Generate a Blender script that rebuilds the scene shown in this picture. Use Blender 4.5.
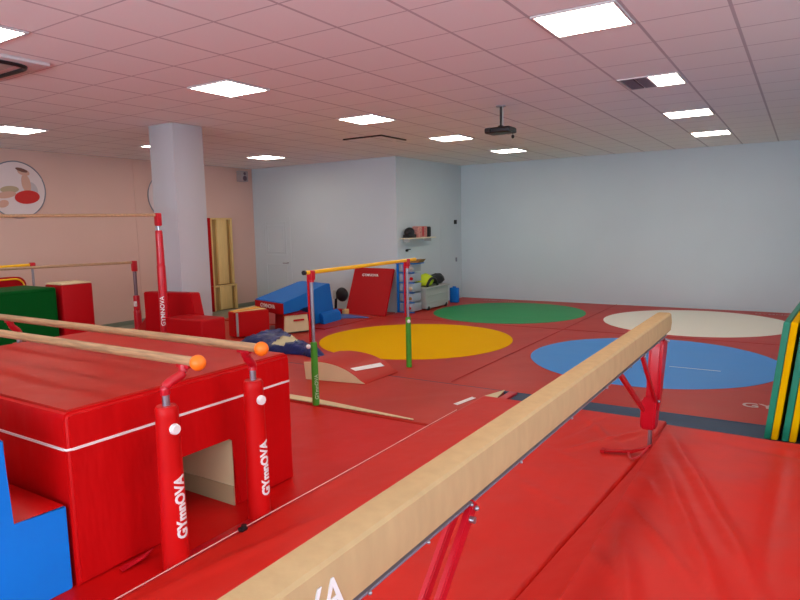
import bpy, bmesh, math, random
from mathutils import Vector, Matrix, noise
random.seed(7)
R = math.radians
for o in list(bpy.data.objects): bpy.data.objects.remove(o)
SC = bpy.context.scene
COL = SC.collection

# ---------------------------------------------------------------- camera, world, light, exposure
ZC = 1.96
F, PITCH, YAW, ROLL = 628.585, .118402, .571114, -.0213485
cy, sy, cp, sp = math.cos(YAW), math.sin(YAW), math.cos(PITCH), math.sin(PITCH)
fw = Vector((-sy*cp, cy*cp, -sp)); rt = Vector((cy, sy, 0)); up = rt.cross(fw)
r2 = rt*math.cos(ROLL) + up*math.sin(ROLL); u2 = -rt*math.sin(ROLL) + up*math.cos(ROLL)
cd = bpy.data.cameras.new('camera'); cam = bpy.data.objects.new('camera', cd); COL.objects.link(cam)
cd.sensor_width = 36; cd.sensor_fit = 'HORIZONTAL'; cd.lens = F/800*36; cd.clip_start = .02; cd.clip_end = 200
M = Matrix((r2, u2, -fw)).transposed().to_4x4(); M.translation = (0, 0, ZC); cam.matrix_world = M
SC.camera = cam
SC.view_settings.view_transform = 'Standard'; SC.view_settings.look = 'None'
SC.view_settings.gamma = 1; SC.view_settings.use_curve_mapping = False
SC.view_settings.exposure = 0.0
PANEL = 19.0      # ceiling panel emission
DAY = 2.2         # daylight beyond the windows behind the camera
w = bpy.data.worlds.new('sky'); SC.world = w; w.use_nodes = True
w.node_tree.nodes['Background'].inputs[0].default_value = (.55, .70, 1, 1)
w.node_tree.nodes['Background'].inputs[1].default_value = DAY
def area(name, loc, rot, sx, sy_, power, col):
    l = bpy.data.lights.new(name, 'AREA'); l.shape = 'RECTANGLE'; l.size = sx; l.size_y = sy_; l.energy = power; l.color = col
    o = bpy.data.objects.new(name, l); COL.objects.link(o); o.location = loc; o.rotation_euler = rot
    return o
# daylight falling through the window band in the wall behind the camera and the one on the right
area('daylight_rear', (-1.5, -3.9, 1.9), (R(118), 0, 0), 8.0, 1.6, 470, (.80, .90, 1))
area('daylight_side', (4.25, 1.0, 1.9), (R(116), 0, R(90)), 8.0, 1.6, 185, (.80, .90, 1))

# ---------------------------------------------------------------- materials
def lin(c): return tuple(((v/255)/12.92 if v/255 <= .04045 else ((v/255+.055)/1.055)**2.4) for v in c) + (1,)
MATS = {}
def mat(name, c, rough=.5, metal=0, spec=.5, bump=0, bscale=8, bdist=.01, vary=0, vscale=3, emit=0, stretch=None, coat=0, bdetail=3):
    if name in MATS: return MATS[name]
    m = bpy.data.materials.new(name); m.use_nodes = True; MATS[name] = m
    nt = m.node_tree; b = nt.nodes['Principled BSDF']; col = lin(c)
    b.inputs['Base Color'].default_value = col; b.inputs['Roughness'].default_value = rough
    b.inputs['Metallic'].default_value = metal; b.inputs['Specular IOR Level'].default_value = spec
    b.inputs['Coat Weight'].default_value = coat
    if emit: b.inputs['Emission Color'].default_value = col; b.inputs['Emission Strength'].default_value = emit
    tc = nt.nodes.new('ShaderNodeTexCoord'); mp = nt.nodes.new('ShaderNodeMapping')
    nt.links.new(tc.outputs['Object'], mp.inputs['Vector'])
    if stretch: mp.inputs['Scale'].default_value = stretch
    if vary:
        n = nt.nodes.new('ShaderNodeTexNoise'); n.inputs['Scale'].default_value = vscale; n.inputs['Detail'].default_value = 4
        nt.links.new(mp.outputs[0], n.inputs['Vector'])
        r = nt.nodes.new('ShaderNodeValToRGB'); e = r.color_ramp.elements
        e[0].position = .3; e[1].position = .7
        e[0].color = tuple(v*(1-vary) for v in col[:3])+(1,); e[1].color = tuple(min(1, v*(1+vary)) for v in col[:3])+(1,)
        nt.links.new(n.outputs['Fac'], r.inputs[0]); nt.links.new(r.outputs[0], b.inputs['Base Color'])
    if bump:
        n = nt.nodes.new('ShaderNodeTexNoise'); n.inputs['Scale'].default_value = bscale; n.inputs['Detail'].default_value = bdetail
        n.inputs['Roughness'].default_value = .45
        nt.links.new(mp.outputs[0], n.inputs['Vector'])
        bp = nt.nodes.new('ShaderNodeBump'); bp.inputs['Strength'].default_value = bump; bp.inputs['Distance'].default_value = bdist
        nt.links.new(n.outputs['Fac'], bp.inputs['Height']); nt.links.new(bp.outputs[0], b.inputs['Normal'])
    return m
RED = mat('red_vinyl', (204, 14, 14), .42, spec=.2, bump=.5, bscale=2.2, bdist=.03, vary=.04, vscale=1.5)
RED2 = mat('red_vinyl_landing', (200, 34, 24), .48, spec=.2, bump=.7, bscale=1.6, bdist=.06, vary=.04, vscale=1)
REDC = mat('red_carpet_cover', (184, 46, 34), .45, spec=.25, bump=.5, bscale=1.5, bdist=.03, vary=.07, vscale=1.2)
REDD = mat('dark_red_vinyl', (176, 8, 18), .5, spec=.15, bump=.3, bscale=3, bdist=.02)
REDP = mat('red_paint', (195, 16, 34), .3)
SKIRT = mat('red_pleated_vinyl', (202, 10, 14), .42, spec=.15, bump=.6, bscale=3.0, bdist=.03, stretch=(1, 2.2, .6), vary=.04)
CREAM = mat('cream_foam', (222, 202, 158), .6, bump=.2, bscale=30, bdist=.003, vary=.05)
TAN = mat('tan_suede', (196, 163, 118), .85, spec=.1, bump=.3, bscale=60, bdist=.002, vary=.05, vscale=20, stretch=(1, 1, .3))
WOOD = mat('ash_wood_rail', (176, 136, 98), .45, vary=.30, vscale=9, stretch=(.6, 8, 8))
BOARD = mat('pale_wood', (228, 194, 126), .5, vary=.08, vscale=6, stretch=(6, 6, .5))
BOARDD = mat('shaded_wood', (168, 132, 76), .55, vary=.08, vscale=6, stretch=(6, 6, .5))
BLUE = mat('blue_vinyl', (16, 132, 236), .42, spec=.2, bump=.3, bscale=2.5, bdist=.02)
BLUE2 = mat('blue_disc', (68, 148, 224), .45, spec=.25, bump=.45, bscale=1.5, bdist=.03)
BLUED = mat('mid_blue_vinyl', (24, 114, 204), .48, spec=.15, bump=.25, bscale=4, bdist=.02)
NAVY = mat('navy_foam', (30, 58, 88), .6, vary=.1)
TARP = mat('navy_tarpaulin', (28, 44, 112), .35, bump=.8, bscale=9, bdist=.03, vary=.2, vscale=8)
YEL = mat('yellow_vinyl', (232, 176, 0), .6, spec=.02, bump=.4, bscale=1.5, bdist=.03)
YELP = mat('yellow_paint', (252, 196, 20), .4)
GRN = mat('green_disc', (48, 148, 88), .5, spec=.15, bump=.45, bscale=1.5, bdist=.03)
GRND = mat('dark_green_vinyl', (0, 84, 26), .6, spec=.08, bump=.2, bscale=3, bdist=.02)
GRNP = mat('green_pad', (70, 160, 40), .5)
TEAL = mat('teal_vinyl', (0, 128, 98), .45, bump=.2, bscale=4, bdist=.01)
ORG = mat('orange_rubber', (250, 122, 20), .45)
WHT = mat('white_mark', (240, 236, 232), .5)
DISC = mat('white_disc', (240, 234, 218), .5, bump=.45, bscale=1.5, bdist=.03)
STEEL = mat('steel', (170, 172, 180), .3, metal=.85)
GREYM = mat('grey_metal', (150, 150, 160), .4, metal=.3)
BLK = mat('black_plastic', (18, 18, 22), .45)
GREYP = mat('light_grey_plastic', (176, 182, 178), .5)
CLEAR = mat('frosted_plastic_drawer', (160, 172, 182), .35)
HIVIS = mat('lime_fabric', (205, 225, 30), .7, bump=.6, bscale=20)
PINKB = mat('pink_printed_card', (196, 132, 122), .6, vary=.3, vscale=25)
SKIN = mat('printed_skin_tone', (205, 160, 140), .6)
POSTER = mat('poster_ground', (222, 206, 204), .6)
RIM = mat('poster_rim', (128, 130, 140), .5)
LAMP = mat('lamp_diffuser', (255, 247, 232), .5, emit=PANEL)
FRAME = mat('white_enamel', (205, 200, 200), .5)
GRILL = mat('dark_grille', (96, 76, 90), .6)
BROWN = mat('brown_card', (150, 110, 60), .7)

# setting materials
def wallmat(name, c): return mat(name, c, .75, spec=.25, bump=.15, bscale=90, bdist=.003, vary=.025, vscale=.8)
WPINK = wallmat('pink_plaster', (216, 180, 166))
WBLUE = wallmat('pale_blue_plaster', (200, 211, 216))
WCOL = wallmat('lilac_plaster', (186, 183, 186))
DOORM = WBLUE
CONC = mat('grey_green_floor', (120, 124, 108), .5, vary=.1)
GX0, GY0, G = -8.8031007, 7.21574635, .6
def ceilmat():
    m = bpy.data.materials.new('ceiling_tiles'); m.use_nodes = True; nt = m.node_tree; b = nt.nodes['Principled BSDF']
    b.inputs['Roughness'].default_value = .85; b.inputs['Specular IOR Level'].default_value = .2
    tc = nt.nodes.new('ShaderNodeTexCoord'); sp_ = nt.nodes.new('ShaderNodeSeparateXYZ'); nt.links.new(tc.outputs['Object'], sp_.inputs[0])
    def mth(op, a, v=None, v2=None):
        n = nt.nodes.new('ShaderNodeMath'); n.operation = op
        for k, q in enumerate((a, v, v2)):
            if q is None: continue
            if isinstance(q, (int, float)): n.inputs[k].default_value = q
            else: nt.links.new(q, n.inputs[k])
        return n.outputs[0]
    ms = []
    for ax, off, wd in ((0, GX0, .012), (1, GY0, .007)):
        t = mth('SUBTRACT', mth('DIVIDE', sp_.outputs[ax], G), off)
        fr = mth('FRACT', mth('ADD', t, 1000.5)); d = mth('ABSOLUTE', mth('SUBTRACT', fr, .5))
        ms.append(mth('LESS_THAN', d, wd/G))
    mx = mth('MAXIMUM', ms[0], ms[1])
    n = nt.nodes.new('ShaderNodeTexNoise'); n.inputs['Scale'].default_value = 120; nt.links.new(tc.outputs['Object'], n.inputs['Vector'])
    mix = nt.nodes.new('ShaderNodeMix'); mix.data_type = 'RGBA'
    mix.inputs[6].default_value = lin((238, 241, 240)); mix.inputs[7].default_value = lin((192, 192, 196))
    nt.links.new(mx, mix.inputs[0]); nt.links.new(mix.outputs[2], b.inputs['Base Color'])
    bp = nt.nodes.new('ShaderNodeBump'); bp.inputs['Strength'].default_value = .2; bp.inputs['Distance'].default_value = .002
    nt.links.new(n.outputs['Fac'], bp.inputs['Height']); nt.links.new(bp.outputs[0], b.inputs['Normal'])
    return m
CEIL = ceilmat()

# ---------------------------------------------------------------- mesh helpers (all in world coordinates; link() makes them local)
def B(): return bmesh.new()
def a_box(bm, x0, x1, y0, y1, z0, z1, bev=0, seg=2, mi=0):
    r = bmesh.ops.create_cube(bm, size=1); vs = r['verts']
    for v in vs: v.co = Vector(((x0+x1)/2+v.co.x*(x1-x0), (y0+y1)/2+v.co.y*(y1-y0), (z0+z1)/2+v.co.z*(z1-z0)))
    fs = set(f for v in vs for f in v.link_faces)
    for f in fs: f.material_index = mi
    if bev:
        es = list(set(e for v in vs for e in v.link_edges))
        bmesh.ops.bevel(bm, geom=es, offset=bev, segments=seg, affect='EDGES', profile=.5)
    return vs
def a_cyl(bm, p0, p1, r0, r1=None, n=20, mi=0, cap=True):
    p0, p1 = Vector(p0), Vector(p1); d = p1-p0; r1 = r0 if r1 is None else r1
    q = d.to_track_quat('Z', 'Y').to_matrix().to_4x4(); q.translation = (p0+p1)/2
    r = bmesh.ops.create_cone(bm, cap_ends=cap, segments=n, radius1=r0, radius2=r1, depth=d.length, matrix=q)
    for f in set(f for v in r['verts'] for f in v.link_faces): f.material_index = mi
    return r['verts']
def a_ball(bm, c, r, sc=(1, 1, 1), n=20):
    m = Matrix.Translation(c) @ Matrix.Diagonal((*sc, 1)); return bmesh.ops.create_uvsphere(bm, u_segments=n, v_segments=n//2+2, radius=r, matrix=m)['verts']
def a_prism(bm, pts, vec, mis=None):
    """closed polygon pts (3D) swept by vec"""
    v0 = [bm.verts.new(p) for p in pts]; v1 = [bm.verts.new(Vector(p)+Vector(vec)) for p in pts]; n = len(pts)
    fs = [bm.faces.new(v0[::-1]), bm.faces.new(v1)]
    for i in range(n): fs.append(bm.faces.new((v0[i], v0[(i+1) % n], v1[(i+1) % n], v1[i])))
    return fs
def a_tube(bm, path, r, n=12, sc=(1, 1)):
    path = [Vector(p) for p in path]; rings = []
    for i, p in enumerate(path):
        t = (path[min(i+1, len(path)-1)]-path[max(i-1, 0)]).normalized()
        ref = Vector((0, 0, 1)) if abs(t.z) < .9 else Vector((1, 0, 0))
        a = t.cross(ref).normalized(); b = a.cross(t).normalized()
        rings.append([bm.verts.new(p + a*math.cos(k*math.tau/n)*r*sc[0] + b*math.sin(k*math.tau/n)*r*sc[1]) for k in range(n)])
    for i in range(len(rings)-1):
        for k in range(n): bm.faces.new((rings[i][k], rings[i][(k+1) % n], rings[i+1][(k+1) % n], rings[i+1][k]))
    bm.faces.new(rings[0][::-1]); bm.faces.new(rings[-1])
def spline(pts, n=8):
    pts = [Vector(p) for p in pts]; out = []
    P = [pts[0]] + pts + [pts[-1]]
    for i in range(1, len(P)-2):
        for k in range(n):
            t = k/n; a, b, c, d = P[i-1:i+3]
            out.append(.5*((2*b)+(c-a)*t+(2*a-5*b+4*c-d)*t*t+(3*b-a-3*c+d)*t**3))
    return out+[pts[-1]]
def disc(bm, c, r, z, n=96, h=.004, rough=0, seed=0):
    vs = []
    for k in range(n):
        a = k*math.tau/n; rr = r*(1+rough*noise.noise(Vector((math.cos(a)*2+seed, math.sin(a)*2, seed))))
        vs.append((c[0]+rr*math.cos(a), c[1]+rr*math.sin(a), z))
    a_prism(bm, vs, (0, 0, h))
def link(name, bm, mats, parent=None, smooth=None, label=None, origin=None):
    bmesh.ops.recalc_face_normals(bm, faces=bm.faces)
    me = bpy.data.meshes.new(name)
    if parent is not None:
        org = Vector(parent.get('_o', (0, 0, 0)))
    else:
        xs = [v.co for v in bm.verts]
        org = Vector(origin) if origin else Vector(((min(v.x for v in xs)+max(v.x for v in xs))/2, (min(v.y for v in xs)+max(v.y for v in xs))/2, min(v.z for v in xs)))
    bmesh.ops.translate(bm, verts=bm.verts, vec=-org)
    bm.to_mesh(me); bm.free()
    for m in (mats if isinstance(mats, (list, tuple)) else [mats]): me.materials.append(m)
    o = bpy.data.objects.new(name, me); COL.objects.link(o)
    if parent is not None: o.parent = parent; o['_o'] = tuple(org)
    else: o.location = org; o['_o'] = tuple(org)
    if smooth is not None:
        for p in me.polygons: p.use_smooth = True
        try: me.set_sharp_from_angle(angle=R(smooth))
        except Exception: pass
    if label: o['label'] = label
    return o
def thing(name, label, cat, loc, group=None):
    o = bpy.data.objects.new(name, None); COL.objects.link(o); o.location = loc; o['_o'] = tuple(loc); o.empty_display_size = .1
    return tag(o, label, cat, group)
def tag(o, label, cat, group=None):
    o['label'] = label; o['category'] = cat
    if group: o['group'] = group
    return o
def struct(name, bm, m, parent=None, smooth=None):
    o = link(name, bm, m, parent, smooth)
    if parent is None: o['kind'] = 'structure'
    return o
def box(name, dims, m, parent=None, bev=0, seg=2, label=None):
    bm = B(); a_box(bm, *dims, bev=bev, seg=seg); return link(name, bm, m, parent, 35 if bev else None, label)
def cyl(name, p0, p1, r0, m, parent=None, r1=None, n=20, label=None):
    bm = B(); a_cyl(bm, p0, p1, r0, r1, n); return link(name, bm, m, parent, 40, label)
def ball(name, c, r, m, parent=None, sc=(1, 1, 1), label=None):
    bm = B(); a_ball(bm, c, r, sc); return link(name, bm, m, parent, 180, label)
def text(s, size, origin, xdir, ydir, m, parent, name='lettering', depth=.002, bold=.012, align='CENTER', spacing=1.0, xs=1.0):
    c = bpy.data.curves.new('t', 'FONT'); c.body = s; c.size = size; c.align_x = align; c.align_y = 'CENTER'
    c.extrude = depth/2; c.offset = bold*size; c.space_character = spacing; c.resolution_u = 3
    o = bpy.data.objects.new('t', c); COL.objects.link(o)
    dg = bpy.context.evaluated_depsgraph_get(); me0 = bpy.data.meshes.new_from_object(o.evaluated_get(dg))
    bpy.data.objects.remove(o); bpy.data.curves.remove(c)
    bm = B(); bm.from_mesh(me0); bpy.data.meshes.remove(me0)
    X = Vector(xdir).normalized(); Y = Vector(ydir).normalized(); Z = X.cross(Y)
    for v in bm.verts: v.co = Vector(origin)+X*v.co.x*xs+Y*v.co.y+Z*v.co.z
    for f in bm.faces: f.material_index = 0
    return link(name, bm, m, parent)
# a soft slab: rounded box whose top is gently uneven and creased
def slab(name, x0, x1, y0, y1, z0, z1, m, parent=None, bev=.03, sag=.006, seed=0, nx=24, ny=24, creases=(), skew=0, lean=0):
    bm = B(); nx = max(4, nx); ny = max(4, ny)
    g = {}
    def P(i, j):
        u, v = i/nx, j/ny; return x0+(x1-x0)*u, y0+(y1-y0)*v
    for i in range(nx+1):
        for j in range(ny+1):
            x, y = P(i, j); e = min(x-x0, x1-x, y-y0, y1-y); k = min(1, e/.12)
            z = z1 + sag*k*(noise.noise(Vector((x*1.3+seed, y*1.3, seed)))*1.2+.5*noise.noise(Vector((x*4+seed, y*4, seed))))
            for (cx_, cy_, dx, dy, amp, wid) in creases:
                L = math.hypot(dx, dy); d = abs((x-cx_)*dy-(y-cy_)*dx)/L; t = ((x-cx_)*dx+(y-cy_)*dy)/L/L
                if -.1 < t < 1.1: z += amp*math.exp(-(d/wid)**2)*max(0, math.sin(math.pi*min(1, max(0, (t+.1)/1.2))))*k
            if e < 1e-6: z -= bev*.35
            g[i, j] = bm.verts.new((x, y, z))
    for i in range(nx):
        for j in range(ny): bm.faces.new((g[i, j], g[i+1, j], g[i+1, j+1], g[i, j+1]))
    ring = [g[i, 0] for i in range(nx+1)]+[g[nx, j] for j in range(1, ny+1)]+[g[i, ny] for i in range(nx-1, -1, -1)]+[g[0, j] for j in range(ny-1, 0, -1)]
    prev = ring; cxm, cym = (x0+x1)/2, (y0+y1)/2
    for (out, zz) in ((bev*.35, z1-bev), (bev*.35+lean, z0+bev*.3), (lean, z0)):
        cur = []
        for v in ring:
            x, y = v.co.x, v.co.y
            sx = -1 if abs(x-x0) < 1e-6 else (1 if abs(x-x1) < 1e-6 else 0); sy_ = -1 if abs(y-y0) < 1e-6 else (1 if abs(y-y1) < 1e-6 else 0)
            cur.append(bm.verts.new((x+sx*out, y+sy_*out, zz)))
        n = len(ring)
        for k in range(n): bm.faces.new((prev[k], prev[(k+1) % n], cur[(k+1) % n], cur[k]))
        prev = cur
    bm.faces.new(prev)
    return link(name, bm, m, parent, 50)

# ---------------------------------------------------------------- the room
ZF, ZM, ZT = .10, .15, 3.374       # floor, top of the thin mats, ceiling
XL, XR, YB, YF = -11.3, 4.4, 14.03, -4.0
bm = B(); a_box(bm, XL-.2, XR+.2, YF-.2, YB+.2, ZF-.2, ZF); struct('floor', bm, CONC)
bm = B(); a_box(bm, XL-.2, XR+.2, YF-.2, YB+.2, ZT, ZT+.15)
o = struct('ceiling', bm, CEIL)
o.data.transform(Matrix.Translation(o.location)); o.location = (0, 0, 0)     # world-aligned grid
bm = B(); a_box(bm, XL-.2, XL, YF-.2, YB+.2, ZF, ZT); struct('wall_left', bm, WPINK)
bm = B(); a_box(bm, XL, XR+.2, YB, YB+.2, ZF, ZT); struct('wall_back', bm, WBLUE)
bm = B(); a_box(bm, XL, -7.16, 11.08, YB, ZF, ZT, bev=.006); struct('wall_alcove', bm, WBLUE)
# wall_right with a long window band, wall_front behind the camera likewise
def windowed(name, axis, pos, a0, a1, w0, w1, inward, n):
    bm = B(); z0, z1 = 1.1, 2.7
    def bx_(u0, u1, v0, v1):
        if axis == 'x': a_box(bm, pos, pos+.2*inward, u0, u1, v0, v1)
        else: a_box(bm, u0, u1, pos, pos+.2*inward, v0, v1)
    bx_(a0, a1, ZF, z0); bx_(a0, a1, z1, ZT); bx_(a0, w0, z0, z1); bx_(w1, a1, z0, z1)
    struct(name, bm, WBLUE)
windowed('wall_right', 'x', XR, YF, YB, -3.0, 6.0, 1, 0)
windowed('wall_front', 'y', YF, XL, XR, -8.0, 1.0, -1, 0)
GLASS = bpy.data.materials.new('window_glass'); GLASS.use_nodes = True
gb = GLASS.node_tree.nodes['Principled BSDF']; gb.inputs['Transmission Weight'].default_value = 1; gb.inputs['Roughness'].default_value = .0; gb.inputs['IOR'].default_value = 1.05
def window(name, axis, pos, u0, u1):
    bm = B(); z0, z1 = 1.1, 2.7; n = 4
    def bx_(m, a, b, c, d, t):
        if axis == 'x': a_box(m, pos-t, pos+t, a, b, c, d)
        else: a_box(m, a, b, pos-t, pos+t, c, d)
    bx_(bm, u0, u1, z0, z0+.06, .03); bx_(bm, u0, u1, z1-.06, z1, .03)
    for k in range(n+1):
        u = u0+(u1-u0-.06)*k/n; bx_(bm, u, u+.06, z0+.06, z1-.06, .03)
    o = struct(name, bm, FRAME)
    bm = B(); bx_(bm, u0+.06, u1-.06, z0+.06, z1-.06, .004); link('window_pane', bm, GLASS, o)
window('window_1', 'x', XR+.12, -3.0, 6.0)
window('window_2', 'y', YF-.12, -8.0, 1.0)
# column
bm = B(); a_box(bm, -7.60, -7.10, 5.57, 6.07, ZF, ZT, bev=.012); struct('wall_column', bm, WCOL, smooth=35)
# baseboards / seams
bm = B(); a_box(bm, XL, XL+.012, 7.86, 7.872, ZF, ZT); struct('trim_1', bm, WPINK)
bm = B(); a_box(bm, XL, XL+.015, YF, 11.08, ZF, ZF+.08); struct('baseboard_left', bm, CONC)
# moulded door in the alcove's front
bm = B()
dx0, dx1, dy = -11.05, -10.12, 11.08
a_box(bm, dx0, dx1, dy-.012, dy, ZF, 2.20)
d1 = struct('door_1', bm, DOORM)
def mould(parent, x0, x1, z0, z1, y):
    bm = B(); t = .022
    for a in ((x0, x1, z0, z0+t), (x0, x1, z1-t, z1), (x0, x0+t, z0+t, z1-t), (x1-t, x1, z0+t, z1-t)):
        a_box(bm, a[0], a[1], y-.014, y, a[2], a[3], bev=.004)
    link('door_panel', bm, DOORM, parent, 30)
mould(d1, dx0+.13, dx1-.13, 1.30, 2.10, dy-.012); mould(d1, dx0+.13, dx1-.13, .26, 1.10, dy-.012)
mould(d1, dx0+.20, dx1-.20, 1.38, 2.02, dy-.012)
bm = B(); a_box(bm, dx1-.09, dx1-.06, dy-.09, dy-.03, 1.12, 1.15, bev=.005); a_box(bm, dx1-.20, dx1-.06, dy-.10, dy-.08, 1.12, 1.145, bev=.005); link('door_handle', bm, GREYM, d1)
# flush door in the alcove's side
bm = B(); a_box(bm, -7.16, -7.154, 12.95, 13.8, ZF, 2.16, bev=.003); d2 = struct('door_2', bm, DOORM)
bm = B(); a_box(bm, -7.145, -7.10, 13.60, 13.68, 1.96, 2.06, bev=.008); link('door_lock', bm, BLK, d2)
bm = B(); a_box(bm, -7.145, -7.11, 13.66, 13.70, 1.05, 1.15, bev=.008); link('door_handle', bm, GREYM, d2)

# ---------------------------------------------------------------- ceiling fittings
def ceiling_light(i, j, label, group='square ceiling light panels', half=False, cells=False, aim=True):
    x, y = (i+GX0)*G, (j+GY0)*G
    t = thing('ceiling_light', label, 'ceiling light', (x+G/2, y+G/2, ZT), group)
    bm = B(); e, f = .012, .032
    for a in ((x+e, x+G-e, y+e, y+f), (x+e, x+G-e, y+G-f, y+G-e), (x+e, x+f, y+f, y+G-f), (x+G-f, x+G-e, y+f, y+G-f)): a_box(bm, *a, ZT-.012, ZT)
    link('frame', bm, FRAME, t)
    xa = x+f
    if half:
        xa = x+G*.52
        for k in range(2):
            u0 = x+f+.01+k*.135; bm = B(); a_box(bm, u0, u0+.12, y+f, y+G-f, ZT-.010, ZT)
            for q in range(9): a_box(bm, u0+.004, u0+.116, y+f+.02+q*.058, y+f+.03+q*.058, ZT-.014, ZT-.010)
            link('vent_grille', bm, GRILL, t, label='dark slotted ventilation grille')
    bm = B(); a_box(bm, xa, x+G-f, y+f, y+G-f, ZT-.009, ZT)
    link('diffuser', bm, LAMP, t)
    if cells:
        bm = B()
        for q in range(1, 6): a_box(bm, x+f+q*.089, x+f+q*.089+.012, y+f, y+G-f, ZT-.014, ZT-.009)
        link('louvre', bm, FRAME, t)
    return t
for (i, j, lb, kw) in (
    (6, 0, 'large bright square light panel at the top right of the ceiling', {}),
    (6, 4, 'light panel half filled by two dark ventilation grilles', dict(half=True)),
    (6, 8, 'light panel just behind the panel with the dark grilles', {}),
    (6, 12, 'small light panel farthest right, closest to the blue back wall', {}),
    (0, 0, 'light panel in front of the pale column, nearest of the middle row', {}),
    (0, 4, 'light panel just in front of the dark-edged ceiling hatch', {}),
    (0, 8, 'light panel left of the ceiling projector', {}),
    (0, 12, 'light panel behind and right under the ceiling projector', {}),
    (-7, 8, 'small light panel near the corner with the wall speaker', {}),
    (-7, 4, 'light panel mostly hidden behind the pale column', {}),
    (-7, 0, 'louvred light panel above the round wall picture at the left edge', dict(cells=True)),
    (0, -4, 'louvred light panel cut by the upper left edge beside the ceiling cassette', dict(cells=True)),
    (6, -4, 'ceiling light panel above and behind the viewer', {}), (-7, -4, 'ceiling light panel left beyond the picture', {}),
    (0, -9, 'ceiling light panel far behind the viewer', {})):
    ceiling_light(i, j, lb, **kw)
# cassette
t = thing('air_conditioner', 'square ceiling cassette air conditioner with dark rounded slot at the left edge', 'air conditioner', (-5.83, 2.62, ZT))
bm = B(); a_box(bm, -6.26, -5.40, 2.19, 3.05, ZT-.03, ZT, bev=.008); link('panel', bm, FRAME, t, 35)
bm = B()
ring = [(-5.83+.33*math.copysign(abs(math.cos(a))**.4, math.cos(a)), 2.62+.33*math.copysign(abs(math.sin(a))**.4, math.sin(a)), ZT-.034) for a in [k*math.tau/48 for k in range(49)]]
a_tube(bm, ring, .022, 8); link('air_slot', bm, BLK, t, 60)
box('intake_grille', (-6.06, -5.60, 2.39, 2.85, ZT-.036, ZT-.03), GREYP, t, .006)
# hatch
t = thing('ceiling_hatch', 'square ceiling access hatch with two dark open edges', 'hatch', (-6.03, 8.72, ZT))
box('hatch_panel', (-6.39, -5.67, 8.37, 9.07, ZT-.008, ZT), CEIL, t)
bm = B(); a_box(bm, -6.40, -5.66, 8.34, 8.37, ZT-.02, ZT); a_box(bm, -5.67, -5.64, 8.34, 9.08, ZT-.02, ZT); link('hatch_edge', bm, BLK, t)
# projector
t = thing('projector', 'black video projector hanging from the ceiling on a pole', 'projector', (-3.18, 7.31, ZT))
cyl('ceiling_plate', (-3.18, 7.31, ZT-.01), (-3.18, 7.31, ZT), .06, GREYM, t)
cyl('pole', (-3.18, 7.31, 3.135), (-3.18, 7.31, ZT-.01), .013, BLK, t); cyl('cable', (-3.155, 7.31, 3.135), (-3.155, 7.31, ZT), .007, GREYP, t, n=8)
bm = B(); a_box(bm, -3.35, -3.02, 7.19, 7.43, 3.045, 3.115, bev=.02, seg=3); a_cyl(bm, (-3.18, 7.31, 3.11), (-3.18, 7.31, 3.14), .05, .03); link('projector_body', bm, BLK, t, 40)
cyl('lens', (-3.28, 7.185, 3.08), (-3.28, 7.16, 3.08), .025, BLK, t)
ball('sensor', (-3.02, 7.30, 2.995), .018, BLK, t, (1, 1, 1.3)); cyl('sensor_stem', (-3.02, 7.30, 3.0), (-3.02, 7.30, 3.05), .004, BLK, t, n=8)

# ---------------------------------------------------------------- left wall
def poster(cy_, cz, label, fig):
    t = thing('wall_picture', label, 'picture', (XL, cy_, cz-.48))
    bm = B(); a_cyl(bm, (XL, cy_, cz), (XL+.012, cy_, cz), .475, n=64); link('picture_ground', bm, POSTER, t)
    bm = B(); a_tube(bm, [(XL+.012, cy_+.475*math.cos(a), cz+.475*math.sin(a)) for a in [k*math.tau/64 for k in range(65)]], .010, 6); link('rim', bm, RIM, t, 60)
    if fig:
        def blob(y, z, ry, rz, ang, m, nm, off=.014, pw=1):
            bm = B(); pts = []
            for k in range(28):
                a = k*math.tau/28; c_, s_ = ry*math.cos(a), rz*math.sin(a); c2, s2 = math.cos(R(ang)), math.sin(R(ang))
                pts.append((XL+.012, cy_+y+c_*c2-s_*s2, cz+z+c_*s2+s_*c2))
            a_prism(bm, pts, (off-.010, 0, 0)); link(nm, bm, m, t)
        blob(.16, -.12, .21, .115, 6, mat('printed_red', (196, 18, 16), .5), 'printed_leotard', .016)
        blob(.16, .11, .075, .16, 8, SKIN, 'printed_legs'); blob(.13, .30, .10, .055, -14, SKIN, 'printed_head', .018)
        blob(.10, .335, .10, .03, -16, mat('printed_hair', (110, 72, 60), .6), 'printed_hair', .020)
        blob(-.12, .0, .15, .06, 4, mat('printed_sand', (178, 160, 128), .6), 'printed_torso'); blob(-.18, -.09, .16, .055, 10, SKIN, 'printed_arm', .017)
        blob(-.24, -.24, .09, .06, 20, SKIN, 'printed_hand', .018); blob(.27, .02, .07, .12, 20, mat('printed_grey', (190, 178, 180), .6), 'printed_sleeve', .013)
poster(5.62, 2.695, 'round wall picture of a tumbling gymnast in red', True)
poster(8.64, 2.66, 'round wall picture mostly hidden behind the pale column', False)
t = thing('wall_speaker', 'small grey loudspeaker high on the pink wall near the corner', 'speaker', (XL, 10.70, 3.06))
box('speaker_body', (XL, XL+.16, 10.59, 10.81, 3.06, 3.30), mat('speaker_grey', (165, 155, 155), .6), t, .012)
cyl('cone', (XL+.16, 10.70, 3.13), (XL+.168, 10.70, 3.13), .06, GRILL, t); cyl('cone', (XL+.16, 10.70, 3.24), (XL+.168, 10.70, 3.24), .035, GRILL, t)
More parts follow.
